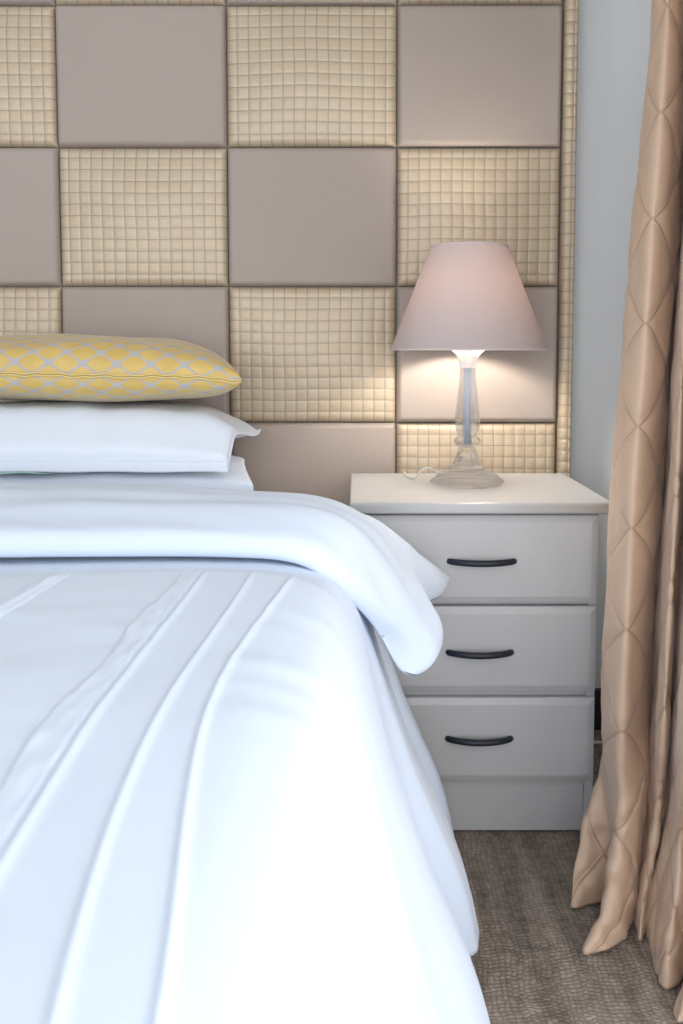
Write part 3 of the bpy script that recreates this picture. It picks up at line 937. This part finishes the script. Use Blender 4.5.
# columns: (px, d) of the folds at each height; they run from the wall side to the window side
ROWS = [
    (2.46, [(668, 1.62), (656, 1.575), (655, 1.5), (668, 1.44), (686, 1.478), (694, 1.58), (704, 1.36), (712, 1.45), (722, 1.25), (732, 1.33), (748, 1.17), (768, 1.25), (790, 1.09), (815, 1.14)]),
    (1.98, [(668, 1.62), (656, 1.575), (655, 1.5), (668, 1.44), (686, 1.478), (694, 1.58), (704, 1.36), (712, 1.45), (722, 1.25), (732, 1.33), (748, 1.17), (768, 1.25), (790, 1.09), (815, 1.14)]),
    (1.56, [(668, 1.62), (656, 1.575), (655, 1.5), (668, 1.44), (684, 1.478), (692, 1.58), (702, 1.36), (710, 1.45), (720, 1.25), (730, 1.33), (746, 1.17), (768, 1.25), (790, 1.09), (815, 1.14)]),
    (1.17, [(650, 1.62), (636, 1.575), (634, 1.5), (652, 1.44), (672, 1.478), (682, 1.57), (691, 1.36), (699, 1.45), (710, 1.25), (720, 1.33), (738, 1.17), (762, 1.25), (786, 1.09), (812, 1.14)]),
    (0.96, [(642, 1.62), (627, 1.575), (625, 1.5), (643, 1.44), (663, 1.478), (672, 1.57), (682, 1.36), (691, 1.45), (703, 1.25), (714, 1.33), (733, 1.17), (758, 1.25), (783, 1.09), (810, 1.14)]),
    (0.75, [(634, 1.62), (618, 1.575), (616, 1.5), (634, 1.44), (656, 1.478), (666, 1.57), (676, 1.36), (685, 1.45), (697, 1.25), (708, 1.33), (727, 1.17), (752, 1.25), (780, 1.09), (808, 1.14)]),
    (0.52, [(626, 1.62), (610, 1.575), (608, 1.5), (627, 1.43), (648, 1.478), (657, 1.56), (668, 1.36), (677, 1.45), (690, 1.25), (702, 1.33), (720, 1.17), (748, 1.25), (777, 1.09), (806, 1.14)]),
    (0.33, [(618, 1.61), (606, 1.565), (604, 1.5), (622, 1.42), (643, 1.478), (652, 1.54), (662, 1.36), (670, 1.45), (684, 1.25), (696, 1.33), (714, 1.17), (742, 1.25), (774, 1.09), (804, 1.14)]),
    (0.20, [(616, 1.58), (602, 1.545), (608, 1.51), (618, 1.415), (640, 1.425), (648, 1.49), (657, 1.40), (666, 1.44), (680, 1.325), (698, 1.37), (714, 1.24), (738, 1.30), (770, 1.17), (802, 1.21)]),
    (0.11, [(617, 1.55), (585, 1.515), (611, 1.50), (612, 1.405), (634, 1.415), (644, 1.46), (650, 1.395), (656, 1.42), (674, 1.300), (696, 1.34), (708, 1.225), (734, 1.28), (766, 1.16), (800, 1.20)]),
    (0.045, [(618, 1.53), (573, 1.475), (612, 1.475), (602, 1.375), (627, 1.395), (638, 1.43), (642, 1.385), (648, 1.40), (666, 1.280), (694, 1.31), (692, 1.210), (730, 1.26), (762, 1.15), (798, 1.19)]),
    (0.004, [(618, 1.53), (573, 1.455), (612, 1.47), (583, 1.340), (620, 1.370), (634, 1.42), (640, 1.370), (646, 1.39), (664, 1.262), (690, 1.30), (678, 1.195), (726, 1.25), (760, 1.14), (796, 1.18)]),
]
zr = np.array([r[0] for r in ROWS])
CP = np.array([[(wx(px, d, z), d) for px, d in r] for z, r in ROWS])     # (rows, cols, 2)
nc = CP.shape[1]
NUc, NVc = 26 * (nc - 1) + 1, 420
fine = np.array([cr(CP[i], NUc) for i in range(len(ROWS))])              # smooth across
zz = np.concatenate([np.linspace(2.46, 0.40, 300)[:-1], np.linspace(0.40, 0.004, NVc - 299)])
# monotone-ish smooth interpolation down the cloth
full = np.zeros((NVc, NUc, 2))
zi = -zr
for cidx in range(2):
    Yk = fine[..., cidx]
    h = np.diff(zi)
    dl = np.diff(Yk, axis=0) / h[:, None]
    m = np.zeros_like(Yk)
    m[1:-1] = (dl[:-1] * h[1:, None] + dl[1:] * h[:-1, None]) / (h[1:] + h[:-1])[:, None]
    m[0], m[-1] = dl[0], dl[-1]
    x = -zz
    i = np.clip(np.searchsorted(zi, x) - 1, 0, len(zi) - 2)
    hh = h[i][:, None]; t = ((x - zi[i]) / h[i])[:, None]
    full[..., cidx] = (Yk[i] * (2 * t ** 3 - 3 * t ** 2 + 1) + m[i] * hh * (t ** 3 - 2 * t ** 2 + t) + Yk[i + 1] * (-2 * t ** 3 + 3 * t ** 2) + m[i + 1] * hh * (t ** 3 - t ** 2))
V = np.stack([full[..., 0], D(full[..., 1]), np.repeat(zz[:, None], NUc, 1)], -1)
V[..., 0] = np.minimum(V[..., 0], XR - 0.03)
ref = V[int(np.argmin(abs(zz - 0.75)))]
sarc = np.concatenate([[0], np.cumsum(np.linalg.norm(np.diff(ref, axis=0), axis=1))])
s0 = sarc[26 * 3]
PW, PH = 0.165, 0.171
U1 = (sarc[None, :] - s0) / PW
U2 = (V[..., 2] - 0.845) / PH
q1 = np.abs(((U1 + U2 + 100.5) % 1.0) - 0.5)
q2 = np.abs(((U1 - U2 + 100.5) % 1.0) - 0.5)
dm = np.minimum(q1, q2)
puff = sstep(0, 0.12, dm) * 0.0026
du = np.gradient(V, axis=1); dvv = np.gradient(V, axis=0)
nrm = np.cross(du, dvv); nrm /= np.linalg.norm(nrm, axis=2)[..., None] + 1e-9
# outwards = towards the bed / camera
if nrm[NVc // 2, 26 * 3, 1] > 0:
    nrm = -nrm
crk = vnoise(V, (22, 22, 7), 8.0)
crk2 = vnoise(V, (40, 40, 30), 3.0)
lowz = sstep(0.35, 0.05, V[..., 2])
V = V + nrm * (puff + 0.0045 * crk + (0.0012 + 0.004 * lowz) * crk2)[..., None]
V[..., 2] -= 0.008 * np.clip(1 - V[..., 2] / 0.12, 0, 1)
V[..., 2] = np.maximum(V[..., 2], FZ + 0.003)
V[..., 0] = np.minimum(V[..., 0], XR - 0.02)
UVc = np.stack([np.repeat(U1, NVc, 0), U2], -1)
ct = thing('curtain', 'floor-length champagne taffeta curtain with diamond pintucks, hanging at the right', 'curtain', (0.55, D(1.4), 0))
o = grid_mesh('drape', V, M_CURT, ct, uv=UVc)
md = o.modifiers.new('thickness', 'SOLIDIFY'); md.thickness = 0.0025; md.offset = 0
bm = bmesh.new(); box(bm, 0.60, XR, D(1.00), D(1.66), 2.462, 2.50, 0.004)
tag(bm_fin('curtain_rail', bm, M_FRAME), 'white curtain rail under the ceiling carrying the champagne curtain', 'curtain rail')

# ------------------------------------------------------------------ light
w = bpy.data.worlds.new('sky'); SC.world = w; w.use_nodes = True
bg = w.node_tree.nodes['Background']
bg.inputs['Color'].default_value = (0.90, 0.95, 1.0, 1)
bg.inputs['Strength'].default_value = 1.0
def area(name, loc, rot, sx, sy, power, col):
    l = bpy.data.lights.new(name, 'AREA'); l.shape = 'RECTANGLE'; l.size = sx; l.size_y = sy
    l.energy = power; l.color = col
    o = bpy.data.objects.new(name, l); o.location = loc; o.rotation_euler = rot; link(o)
    return o
area('daylight_right_window', (XR + 0.14, (W1[0] + W1[1]) / 2, (W1[2] + W1[3]) / 2), (0, math.radians(90), 0), W1[3] - W1[2], W1[1] - W1[0], 37, (0.97, 0.975, 1.0))
area('daylight_front_window', ((W2[0] + W2[1]) / 2, YF - 0.14, (W2[2] + W2[3]) / 2), (math.radians(90), 0, 0), W2[1] - W2[0], W2[3] - W2[2], 88, (0.98, 0.985, 1.0))

# ------------------------------------------------------------------ camera
cam = bpy.data.cameras.new('camera')
cam.sensor_fit = 'AUTO'; cam.sensor_width = 36.0
cam.lens = FPX / 1024 * 36.0
cam.shift_x = -(CX - 341.5) / 1024
cam.shift_y = (CY - 512.0) / 1024
cam.clip_start = 0.02
cam.dof.use_dof = True
cam.dof.focus_distance = 1.75
cam.dof.aperture_fstop = cam.lens / 1000 / 0.0048
co = bpy.data.objects.new('camera', cam); link(co)
co.location = (0, CAM_Y, CAM_Z)
co.rotation_euler = (math.radians(90) - TILT, 0, 0)
SC.camera = co
SC.view_settings.view_transform = 'Standard'
SC.view_settings.look = 'None'
SC.view_settings.gamma = 1.0
SC.view_settings.use_curve_mapping = False
SC.view_settings.exposure = 0.0
SC.cycles.use_denoising = True
SC.cycles.max_bounces = 12
SC.cycles.transmission_bounces = 10
SC.cycles.transparent_max_bounces = 12
SC.cycles.sample_clamp_indirect = 6.0
